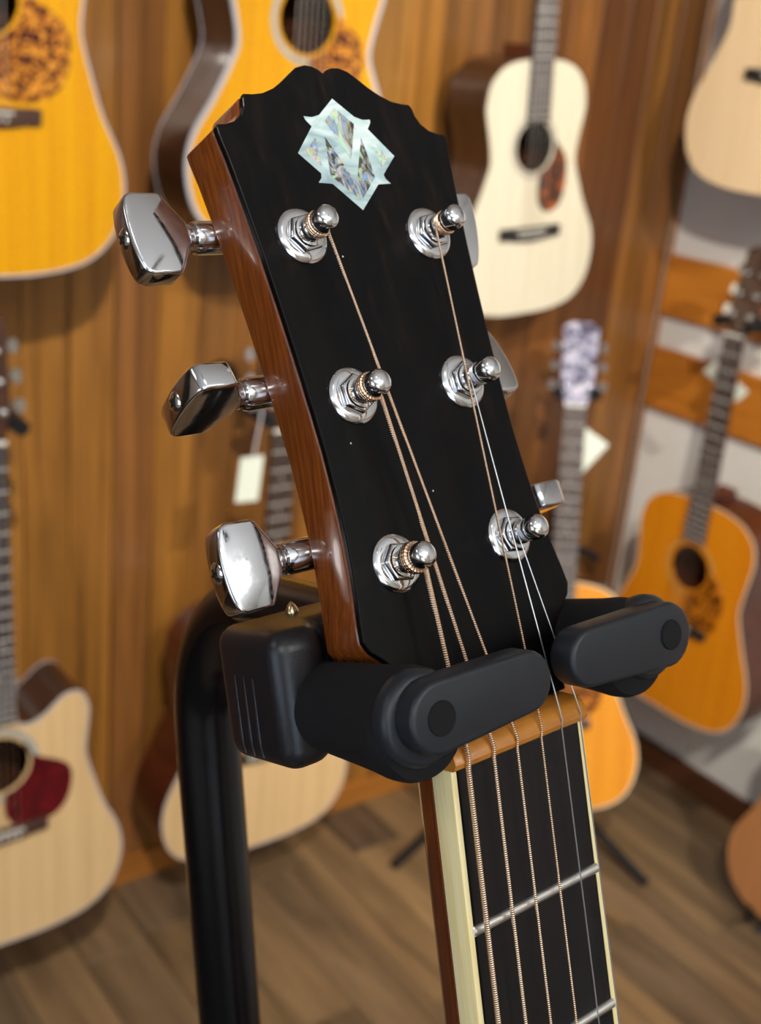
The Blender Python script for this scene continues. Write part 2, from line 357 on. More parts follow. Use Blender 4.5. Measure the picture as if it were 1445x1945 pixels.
for (x, y, w, aim, cone), where in zip(SPOTS, ('above the camera aimed at the wooden wall', 'aimed at the corner of the two walls')):
    e = empty('track_spotlight', Matrix.Translation((x, y, CEIL)), 'small black ceiling spotlight ' + where, 'lamp', 'ceiling spotlights')
    d = (Vector(aim) - Vector((x, y, CEIL - 0.1))).normalized(); Q = Matrix.Translation((0, 0, -0.1)) @ d.to_track_quat('-Z', 'Y').to_matrix().to_4x4()
    MB().lathe([(0.03, -0.015), (0.03, 0.0)], 20).build('mount', M['black'], e)
    MB().tube([(0, 0, -0.012), (0, 0, -0.1)], 0.008, 10).build('stem', M['black'], e)
    MB().lathe([(0.022, 0.07), (0.034, 0.05), (0.04, -0.055), (0.037, -0.055), (0.032, 0.0), (0.001, 0.01)], 24, Q).build('spot_shade', M['black'], e)
    ld = bpy.data.lights.new('spot_light', 'SPOT'); ld.energy = w; ld.color = LAMP_COL; ld.spot_size = math.radians(cone); ld.spot_blend = 0.55; ld.shadow_soft_size = 0.035
    lo = bpy.data.objects.new('spot_light', ld); link(lo, e); lo.matrix_local = Q @ Matrix.Translation((0, 0, -0.058))

ux, uy, uz, uw = FILL_LIGHT
e = empty('added_fill_lamp', Matrix.Translation((ux, uy, 0)), 'added fill lamp with an upward bowl behind the camera, brightening the ceiling', 'lamp')
MB().lathe([(0.14, 0.0), (0.14, 0.015), (0.02, 0.03)], 28).build('base', M['black'], e)
MB().lathe([(0.012, 0.02), (0.012, uz - 0.05)], 14).build('pole', M['black'], e)
MB().lathe([(0.02, uz - 0.06), (0.10, uz - 0.03), (0.15, uz + 0.05), (0.145, uz + 0.05), (0.095, uz - 0.024), (0.01, uz - 0.045)], 32).build('bowl', M['ceiling'], e)
ld = bpy.data.lights.new('fill_light', 'SPOT'); ld.energy = uw; ld.color = (0.88, 0.94, 1.0); ld.spot_size = math.radians(150); ld.spot_blend = 0.3; ld.shadow_soft_size = 0.05
lo = bpy.data.objects.new('fill_light', ld); link(lo, e); lo.matrix_local = Matrix.Translation((0, 0, uz + 0.02)) @ Matrix.Rotation(PI, 4, 'X')

# ------------------------------------------------------------------ the guitar in front (lengths in mm, nut at the origin, y towards the head, z out of the fretboard)
MM = Matrix.Scale(0.001, 4)
AL = 0.22928; ca, sa = math.cos(AL), math.sin(AL)
HO = Vector((0.45, 5.5, -4.76))
HD = MM @ frame((1, 0, 0), (0, ca, -sa), (0, sa, ca), HO)        # headstock face frame
GM = frame((0.997998, 0.06319, 0.002769), (-0.023568, 0.330881, 0.943378), (0.058696, -0.941555, 0.331707), (0.17073, 0.16126, 1.50513))
guitar = empty('acoustic_guitar', GM, 'acoustic guitar with black diamond-inlaid headstock gripped by the stand in front', 'guitar')
SC = 647.7
def fy(n): return -(SC - SC / 2 ** (n / 12))
def hw(y): return 21.1 - y * 0.0142

half = [(34.3, 142.3), (33.6, 143.0), (31.6, 143.1), (29.0, 143.9), (26.9, 145.5), (25.7, 147.6), (25.3, 149.7), (24.6, 150.7), (22.2, 150.75), (19.2, 151.2), (15.8, 152.6), (12.8, 154.5), (10.1, 156.6), (7.7, 158.3), (5.0, 159.1), (2.8, 158.9), (1.1, 158.2), (0.0, 157.2)]
side = [(21.6, 1.0), (21.8, 6.0), (22.6, 11.0), (25.0, 16.5), (28.6, 20.2), (31.2, 22.4), (32.4, 25.0), (31.9, 29.0), (30.9, 35.0), (30.1, 41.0), (29.5, 47.0), (29.1, 53.0), (28.9, 59.0), (28.75, 67.0), (28.95, 75.0), (29.3, 84.0), (29.7, 92.5), (30.3, 102.0), (31.1, 113.0), (32.2, 125.0), (33.3, 135.0), (34.2, 140.5)]
rt = side + half; outline = rt + [(-x, y) for x, y in rt[:-1]][::-1]
vn = MB(); vn.poly(outline, -1.7, 0.0, HD)
veneer = vn.build('headstock_veneer', M['veneer'], guitar, bevel=0.00035, segs=2, bev_angle=60, smooth=0)
wb = MB(); wb.poly([(x * 0.998, y) for x, y in outline], -15.2, -1.72, HD)
wb.build('headstock', M['mahogany'], guitar, bevel=0.0011, segs=3, bev_angle=60)
# diamond emblem: pearl outline plate with abalone cells
lo = [(0, 150.8), (5.3, 146.4), (7.6, 145.75), (9.95, 145.9), (9.75, 145.0), (8.4, 143.4), (14.5, 136.6), (9.4, 131.7), (9.7, 130.6), (10.9, 129.4), (6.9, 129.15), (0, 122.6)]
lo = lo + [(-x, y) for x, y in lo[1:-1]][::-1]
EMX = 0.4
pearl = MB().poly([(x + EMX, y) for x, y in lo], -0.5, 0.06, HD).build('pearl_emblem', M['pearl'], veneer, smooth=0)
for pts, mk in (([(-0.2, 148.5), (4.55, 144.5), (0.65, 135.3), (-4.1, 144.9)], 'abalone_light'), ([(-8.2, 140.6), (-8.7, 133.6), (-12.3, 137.0)], 'abalone_light'),
                ([(-5.4, 141.0), (0.1, 129.8), (0.3, 125.1), (-6.9, 131.2)], 'abalone_dark'), ([(5.6, 141.2), (6.5, 131.0), (0.9, 125.5), (0.55, 129.8)], 'abalone_dark'), ([(8.75, 140.1), (12.0, 136.0), (9.4, 133.5)], 'abalone_light')):
    MB().poly([(x + EMX, y) for x, y in pts], -0.3, 0.09, HD).build('abalone_inlay', M[mk], veneer, smooth=0)
# nut
nb = MB(); prof = [(0.0, -7.0), (0.0, 0.9), (0.5, 1.7), (1.6, 2.25), (3.0, 1.9), (4.8, 0.7), (5.6, -0.6), (5.9, -7.0)]
m_ = len(prof)
xs = [-21.2, -20.4, 20.4, 21.2]; zs = [0.86, 1, 1, 0.86]
vs = [(x, y, z if z < -2 else z * k) for x, k in zip(xs, zs) for y, z in prof]
fs = [(i * m_ + k, (i + 1) * m_ + k, (i + 1) * m_ + (k + 1) % m_, i * m_ + (k + 1) % m_) for i in range(3) for k in range(m_)] + [tuple(range(m_)), tuple(range(3 * m_, 4 * m_))[::-1]]
nb.add(vs, fs, MM); nut = nb.build('nut', M['nut'], guitar, smooth=30)
# fretboard, bindings, frets
YE = fy(20) - 6
def slab(x0f, x1f, z0, z1, ya, yb, name, mat, par=guitar, bev=0):
    ys = [ya, yb]; v = []
    for y in ys: v += [(x0f(y), y, z0), (x1f(y), y, z0), (x1f(y), y, z1), (x0f(y), y, z1)]
    return MB().add(v, [(0, 1, 2, 3), (7, 6, 5, 4), (0, 4, 5, 1), (1, 5, 6, 2), (2, 6, 7, 3), (3, 7, 4, 0)], MM).build(name, mat, par, bevel=bev, segs=2, smooth=30)
BT = 1.7
fb = slab(lambda y: -hw(y) + BT, lambda y: hw(y) - BT, -6.6, 0.0, 0, YE, 'fretboard', M['ebony'])
for s in (-1, 1):
    slab(lambda y: s * (hw(y) - BT + 0.02), lambda y: s * hw(y), -6.7, -0.02, 0, YE, 'binding', M['ivoroid'], fb, 0.0003)
    slab(lambda y: s * (hw(y) - BT - 0.35), lambda y: s * (hw(y) - BT), -0.05, 0.025, 0, YE, 'purfling_line', M['veneer'], fb)
for n in range(1, 21):
    y = fy(n); w = hw(y) - 1.1; v = []; K = 8
    for x, rr in ((-w, 0.72), (-w + 0.35, 1.0), (w - 0.35, 1.0), (w, 0.72)):
        v += [(x, y + 1.25 * rr * math.cos(PI * k / K), -0.1 + 1.15 * rr * math.sin(PI * k / K)) for k in range(K + 1)]
    q = K + 1
    f = [(i * q + k, i * q + k + 1, (i + 1) * q + k + 1, (i + 1) * q + k) for i in range(3) for k in range(K)] + [tuple(range(q)), tuple(range(3 * q, 4 * q))[::-1]]
    MB().add(v, f, MM).build('fret', M['fret'], fb)
# neck
def neck_mesh(ya, yb, w0, w1, d0, d1, ztop, n=14, seg=14):
    v, f = [], []
    for i in range(n + 1):
        t = i / n; y = ya + (yb - ya) * t; w = w0 + (w1 - w0) * t; d = d0 + (d1 - d0) * t
        for k in range(seg + 1):
            a = PI * k / seg; v.append((-w * math.cos(a), y, ztop - d * math.sin(a) ** 0.8))
    q = seg + 1
    f = [(i * q + k, i * q + k + 1, (i + 1) * q + k + 1, (i + 1) * q + k) for i in range(n) for k in range(seg)]
    f += [(i * q + seg, i * q, (i + 1) * q, (i + 1) * q + seg) for i in range(n)] + [tuple(range(q)), tuple(range(n * q, n * q + q))[::-1]]
    return v, f
v, f = neck_mesh(9, fy(14), 21.2, hw(fy(14)) - 0.2, 14, 17, -6.75)
nk = MB().add(v, f, MM); 
nk.add([(-24, fy(14) - 8, -8), (24, fy(14) - 8, -8), (15, fy(14) - 8, -85), (-15, fy(14) - 8, -85), (-23, fy(14) + 30, -8), (23, fy(14) + 30, -8), (13, fy(14) + 8, -85), (-13, fy(14) + 8, -85)],
       [(0, 1, 2, 3), (7, 6, 5, 4), (0, 4, 5, 1), (1, 5, 6, 2), (2, 6, 7, 3), (3, 7, 4, 0)], MM)
nk.build('neck', M['heel_mahogany'], guitar)

# ---- tuners
HX = [18.95, 17.0, 17.75]; HX_R = [19.3, 16.6, 17.55]; HY = [116.4, 78.5, 39.8]
def knob_mesh():
    pts = [(0, 2.6), (0.8, 3.6), (4.2, 9.3), (5.2, 10.1), (12.0, 10.2), (12.9, 9.7)]; arc = [(12.9 + 2.2 * math.sin(a), 9.7 * math.cos(a)) for a in [PI / 2 * k / 6 for k in range(1, 7)]]
    up = pts + arc; return up + [(u, -v) for u, v in up[::-1] if abs(v) > 1e-6]
def add_tuner(side, i, rot):
    hx, hy = (-HX[i] if side < 0 else HX_R[i]), HY[i]
    T = HD @ Matrix.Translation((hx - HO.x, hy, 0))
    # gear housing behind the headstock, with the shaft collar
    ax_z, ax_y = -18.7, 7.9
    hb = MB().box((-6.5, -7, -22), (6.5, 13.5, -15.0), T)
    R90 = Matrix.Rotation(PI / 2 * side, 4, 'Y')
    SH = T @ Matrix.Translation((0, ax_y, ax_z)) @ R90
    tu = hb.build('tuner', M['chrome'], guitar, bevel=0.0018, segs=3)
    MB().lathe([(3.2, 6), (3.9, 6.4), (3.9, 15.6), (3.5, 16.6), (2.6, 16.9), (2.6, 17.5), (3.3, 17.7), (3.3, 18.5), (2.3, 18.8), (2.2, 20.5)], 24, SH).build('tuner_shaft', M['chrome'], tu)
    # washer, hex bushing, string post
    MB().lathe([(6.65, 0.0), (6.6, 0.45), (6.1, 0.95), (5.4, 1.2), (4.6, 1.25), (0.01, 1.25)], 40, T).build('washer', M['chrome'], tu)
    hr = Matrix.Rotation(0.35 * i + 0.2, 4, 'Z')
    MB().lathe([(4.75, 1.1), (4.75, 2.2), (4.35, 2.8), (3.9, 2.9), (0.01, 2.9)], 6, T @ hr).build('hex_bushing', M['chrome'], tu, bevel=0.00025, segs=2)
    MB().lathe([(3.7, 3.0), (3.6, 3.5), (2.95, 3.7), (2.9, 5.0), (2.45, 5.5), (2.3, 6.6), (2.45, 7.7), (2.85, 8.2), (2.95, 8.7), (2.95, 10.3), (2.75, 11.1), (2.2, 11.7), (1.3, 12.05), (0.4, 12.15), (0.01, 12.15)], 28, T).build('string_post', M['chrome'], tu)
    MB().lathe([(0.55, -2.62), (0.55, 2.62)], 10, T @ Matrix.Translation((0, 0, 6.5)) @ Matrix.Rotation(PI / 2, 4, 'X')).build('post_hole', M['dark_hole'], tu)
    # knob: u along the shaft, v across, thickness t
    KF = SH @ Matrix.Rotation(rot, 4, 'Z') @ Matrix.Translation((0, 0, 18.6)) @ Matrix(((0, 0, -1, 0), (0, 1, 0, 0), (1, 0, 0, 0), (0, 0, 0, 1)))
    kp = knob_mesh()
    kb = MB().poly(kp, -3.3, 3.3, KF).build('knob', M['knob'], tu, bevel=0.0008, segs=3, bev_angle=45)
    SK = SH @ Matrix.Rotation(rot, 4, 'Z') @ Matrix.Translation((0, 0, 18.6))
    MB().lathe([(2.5, 14.2), (2.5, 15.0), (2.1, 15.4), (1.0, 15.65), (0.01, 15.7)], 24, SK).build('knob_screw', M['chrome'], tu)
    cr = MB()
    for a in (0.4, 0.4 + PI / 2): cr.box((-1.15, -0.25, 15.3), (1.15, 0.25, 15.8), SK @ Matrix.Rotation(a, 4, 'Z'))
    cr.build('screw_slot', M['dark_hole'], tu, smooth=0)
    return T
ROT = {(-1, 0): 0.10, (-1, 1): -1.28, (-1, 2): 0.0, (1, 0): 0.2, (1, 1): -0.3, (1, 2): 1.5}
posts = {}
for s in (-1, 1):
    for i in range(3): posts[(s, i)] = add_tuner(s, i, ROT[(s, i)])

# ---- strings: low E, A, D from the near side, G, B, e from the far side
NX = [-18.1, -10.3, -2.9, 5.0, 12.0, 18.4]; SR = [0.62, 0.48, 0.37, 0.29, 0.19, 0.15]
PK = [(-1, 2), (-1, 1), (-1, 0), (1, 0), (1, 1), (1, 2)]; BX = [-27, -16.2, -5.4, 5.4, 16.2, 27]; WR = [3, 3, 3, 3, 3, 3]
HM = MM.inverted() @ HD
for k in range(6):
    s, i = PK[k]; r = SR[k]; px = (-HX[i] if s < 0 else HX_R[i]) - HO.x; py = HY[i]
    R_ = 2.45 + r; wraps = WR[k]; pts = []
    zbase = 5.9; n = 100 * wraps if k < 3 else 30 * wraps
    sgn = -s                                    # leave the post on its inner side
    for j in range(n + 1):
        a = 2 * PI * wraps * (1 - j / n); zz = 7.6 - (7.6 - zbase) * (j / n) if k < 3 else 7.2 - 1.3 * (j / n)
        pts.append(HM @ Vector((px + sgn * R_ * math.cos(a), py + R_ * math.sin(a) * 1.0, zz)))
    top_nut = Vector((NX[k], 2.6, 2.25 + r)); front = Vector((NX[k], 0.2, 1.75 + r))
    body = Vector((BX[k], -SC, 9.0)); a = pts[-1]
    run = [a.lerp(top_nut, t / 8) for t in range(1, 8)] + [top_nut, front] + [front.lerp(body, t / 10) for t in range(1, 11)]
    st = MB().tube([a] + run, r, 10, MM).build('string', M['bronze'] if k < 4 else M['steel'], guitar)
    MB().tube(pts, [r * (1.0 if j % 4 < 2 else 0.82) for j in range(n + 1)] if k < 3 else r * 0.98, 8, MM).build('string_winding', M['bronze_wrap'] if k < 4 else M['steel'], st)

# ---- body of the same guitar (below the picture)
def body_outline(L, wl, ww, wu, yw=0.62, cut=False, n=6):
    l, w, u = wl / 2, ww / 2, wu / 2
    h = [(0, 0), (0.36 * l, 0.004 * L), (0.70 * l, 0.034 * L), (0.91 * l, 0.105 * L), (l, 0.22 * L), (0.965 * l, 0.33 * L), (w + (l - w) * 0.46, 0.45 * L), (w + (l - w) * 0.07, yw * L - 0.05 * L),
         (w, yw * L), (w + (u - w) * 0.30, yw * L + 0.07 * L), (w + (u - w) * 0.92, 0.79 * L), (u, 0.835 * L), (0.93 * u, 0.91 * L), (0.72 * u, 0.968 * L), (0.40 * u, 0.995 * L), (0, L)]
    R = h
    if cut: R = h[:9] + [(w + (u - w) * 0.35, yw * L + 0.06 * L), (w + (u - w) * 0.7, yw * L + 0.13 * L), (0.98 * u, 0.815 * L), (0.90 * u, 0.868 * L), (0.72 * u, 0.872 * L), (0.48 * u, 0.815 * L), (0.30 * u, 0.80 * L), (0.2 * u, 0.835 * L), (0.19 * u, L), (0, L)]
    pl_ = catmull(R, n)[:-1]; lf = catmull(h, n)[1:]
    return pl_ + [(-x, y) for x, y in lf[::-1]]

def ring_fill(outer, hole, z):
    bm = bmesh.new(); es = []
    for loop in (outer, hole):
        vs = [bm.verts.new((x, y, z)) for x, y in loop]
        es += [bm.edges.new((vs[i], vs[(i + 1) % len(vs)])) for i in range(len(vs))]
    bmesh.ops.triangle_fill(bm, edges=es, use_beauty=True, normal=(0, 0, 1))
    return bm

def annulus(r0, r1, z0, z1, cx, cy, seg=48):
    v = []; f = []
    for i in range(seg):
        a = 2 * PI * i / seg; c, s = math.cos(a), math.sin(a)
        v += [(cx + r0 * c, cy + r0 * s, z0), (cx + r1 * c, cy + r1 * s, z0), (cx + r1 * c, cy + r1 * s, z1), (cx + r0 * c, cy + r0 * s, z1)]
    for i in range(seg):
        j = (i + 1) % seg
        for k in range(4): f.append((i * 4 + k, i * 4 + (k + 1) % 4, j * 4 + (k + 1) % 4, j * 4 + k))
    return v, f

def add_body(root, o, L, depth, hole_y, hr, m_top, m_side, m_bind, bind_w, m_ros, ros, z0=0.0, y0=0.0, back_bind=True):
    """soundboard with a real hole, sides and back as a hollow shell, edge binding, rosette"""
    Tm = Matrix.Translation((0, y0, z0))
    hl = [(hr * math.cos(2 * PI * i / 40), hole_y + hr * math.sin(2 * PI * i / 40)) for i in range(40)]
    bm = ring_fill(o, hl, 0.0); bm.transform(Tm)
    for fc in bm.faces:
        if fc.normal.z < 0: fc.normal_flip()
    g = bmesh.ops.extrude_face_region(bm, geom=bm.faces[:]); bmesh.ops.translate(bm, verts=[e for e in g['geom'] if isinstance(e, bmesh.types.BMVert)], vec=(0, 0, -0.0028))
    bmesh.ops.recalc_face_normals(bm, faces=bm.faces)
    me = bpy.data.meshes.new('soundboard'); bm.to_mesh(me); bm.free(); sb = mkobj('soundboard', me, m_top, root, 30)
    n = len(o); ii = inset(o, 0.003)
    v = [(x, y, -0.0029) for x, y in o] + [(x, y, -depth) for x, y in o] + [(x, y, -0.0029) for x, y in ii] + [(x, y, -depth + 0.003) for x, y in ii]
    f = [(i, (i + 1) % n, n + (i + 1) % n, n + i) for i in range(n)] + [(2 * n + (i + 1) % n, 2 * n + i, 3 * n + i, 3 * n + (i + 1) % n) for i in range(n)]
    f += [tuple(range(n, 2 * n)), tuple(range(3 * n, 4 * n))[::-1]] + [((i + 1) % n, i, 2 * n + i, 2 * n + (i + 1) % n) for i in range(n)]
    MB().add(v, f, Tm).build('sides_and_back', m_side, root, smooth=40)
    if m_bind:
        for (za, zb) in ((0.0004, -0.0007 * bind_w / 0.001), (-depth + 0.003, -depth - 0.0003))[:2 if back_bind else 1]:
            oi, oo = inset(o, bind_w), inset(o, -0.0006)
            v = [(x, y, za) for x, y in oi] + [(x, y, za) for x, y in oo] + [(x, y, zb) for x, y in oo] + [(x, y, zb) for x, y in oi]
            f = [(k * n + i, k * n + (i + 1) % n, ((k + 1) % 4) * n + (i + 1) % n, ((k + 1) % 4) * n + i) for k in range(4) for i in range(n)]
            MB().add(v, f, Tm).build('binding', m_bind, root, smooth=40)
    if m_ros:
        for r0, r1 in ros:
            v, f = annulus(hr + r0, hr + r1, 0.0, 0.0005, 0, hole_y); MB().add(v, f, Tm).build('rosette', m_ros, sb, smooth=30)
    return sb
YB = fy(14) * 0.001                              # top of the body
ol = body_outline(0.50, 0.40, 0.275, 0.29)
add_body(guitar, [(x, y - 0.50) for x, y in ol], 0.5, 0.105, -0.155, 0.05, M['spruce_top'], M['mahog_side'], M['cream_line'], 0.003, M['rosette'], [(0.006, 0.012)], -0.0068, YB)
MB().poly([(-76, -SC - 14), (76, -SC - 14), (76, -SC + 8), (-76, -SC + 8)], -6.7, 2.0, MM).build('bridge', M['bridge_black'], guitar, bevel=0.002)
MB().box((-36, -SC - 1.4, 2.0), (36, -SC + 1.4, 8.6), MM).build('saddle', M['bone'], guitar)

# ------------------------------------------------------------------ the stand that grips the headstock
SB = Matrix.Translation((0.1857, -0.009, 0.0))
stand = empty('guitar_stand', SB, 'tall black guitar stand with foam-covered yoke gripping the headstock', 'stand')
YM = SB.inverted() @ GM @ MM
# pole, leaning back, bent forward at the top into the yoke housing
def nk2(y, z): return (0.0, y, z)
foot = (YM.inverted() @ Vector((0, 0, 0.03)))
straight = [Vector(foot).lerp(Vector((0, -20.4, -142.3)), t / 6) for t in range(7)]
straight[-1] = Vector((0, -40, -145)); straight.insert(-1, straight[-2].lerp(straight[-1], 0.85))
bend = catmull([(0, -60, -147.7), (0, -40, -145), (0, -20.4, -142), (0, -4, -138.3), (0, 10, -130.5), (0, 20, -118.5), (0, 24.5, -103), (0, 23.5, -84), (0, 20, -46)], 6)[7:]
MB().tube([Vector(p) for p in straight] + [Vector(p) for p in bend], 10.3, 24, YM).build('pole', M['pole'], stand, smooth=60)
MB().lathe([(12.6, 0), (13.4, 1.5), (13.4, 16), (12.6, 17.5)], 28, YM @ frame((1, 0, 0), (0, 0, 1), (0, -0.24, 0.97), (0, 25.0, -92))).build('pole_collar', M['cast'], stand)
for k in range(3):
    a = 2 * PI * k / 3 + 0.5
    MB().tube([(0.01 * math.cos(a), 0.01 * math.sin(a), 0.20), (0.20 * math.cos(a), 0.20 * math.sin(a), 0.07), (0.36 * math.cos(a), 0.36 * math.sin(a), 0.014)], 0.011, 12).build('leg', M['pole'], stand)
hp_ = [(-46, -50), (46, -50), (46, -23), (34, -23), (29, -31), (-29, -31), (-34, -23), (-46, -23)]
hb = MB().poly([(x, -z) for x, z in hp_], 2.2, 33.5, YM @ Matrix(((1, 0, 0, 0), (0, 0, 1, 0), (0, -1, 0, 0), (0, 0, 0, 1)))).build('yoke_housing', M['cast'], stand, bevel=0.0062, segs=5)
for s in (-1, 1):
    for z in (-42, -38.3, -34.6):
        MB().tube([(s * 45.6, 4.5, z), (s * 45.9, 9, z), (s * 45.9, 23, z + 0.4)], [0.4, 0.5, 0.2], 8, YM).build('rib', M['cast'], hb)
MB().lathe([(1.6, 0), (1.6, 1.0), (1.0, 2.2), (0.3, 3.0), (0.01, 3.1)], 16, YM @ frame((1, 0, 0), (0, 0, -1), (0, 1, 0), (-28, 33.0, -42))).build('brass_screw', M['brass'], hb)
for s in (-1, 1):
    A = (s * 33.5, 14.8)
    AX = YM @ Matrix.Translation((A[0], A[1], 0))
    MB().lathe([(8.6, -30), (9.6, -26), (10.1, -20), (10.6, -12), (11.3, -2), (11.9, 3), (11.8, 6), (11.0, 8), (9.5, 8.6), (0.01, 8.6)], 40, AX).build('foam_grip', M['foam'], stand)
    hub = Vector((s * 36.0 + 0.6, 18.1)); tip = Vector((-10.2, 18.8) if s < 0 else (9.5, 19.2))
    def cap(r0, r1, n=12):
        d = (tip - hub).normalized(); nn = Vector((-d.y, d.x)); pts = []
        for k in range(n + 1):
            t = -PI / 2 + PI * k / n; pts.append(tuple(tip + d * (r1 * math.cos(t)) + nn * (r1 * math.sin(t))))
        for k in range(n + 1):
            t = PI / 2 + PI * k / n; pts.append(tuple(hub + d * (r0 * math.cos(t)) + nn * (r0 * math.sin(t))))
        return pts
    lv = MB().poly(cap(7.6, 6.6), 9.0, 16.2, YM).build('gate_lever', M['rubber'], stand, bevel=0.0011, segs=3, bev_angle=50)
    MB().lathe([(9.8, 6.5), (10.0, 7.5), (10.0, 9.6), (9.4, 10.6), (8.6, 11.0)], 36, YM @ Matrix.Translation((hub.x, hub.y - 1.0, 0))).build('hub_flange', M['rubber'], lv)
    MB().lathe([(3.55, 16.1), (3.55, 16.45), (3.3, 16.7), (0.01, 16.75)], 28, YM @ Matrix.Translation((hub.x, hub.y, 0))).build('pivot_button', M['foam'], lv)

# ------------------------------------------------------------------ guitars on the walls
def wall_frame(kind, pos, roll=0.0):
    if kind == 'back': B = frame((1, 0, 0), (0, 0, 1), (0, -1, 0), pos)
    else: B = frame((0, -1, 0), (0, 0, 1), (-1, 0, 0), pos)
    return B @ Matrix.Rotation(roll, 4, 'Z')

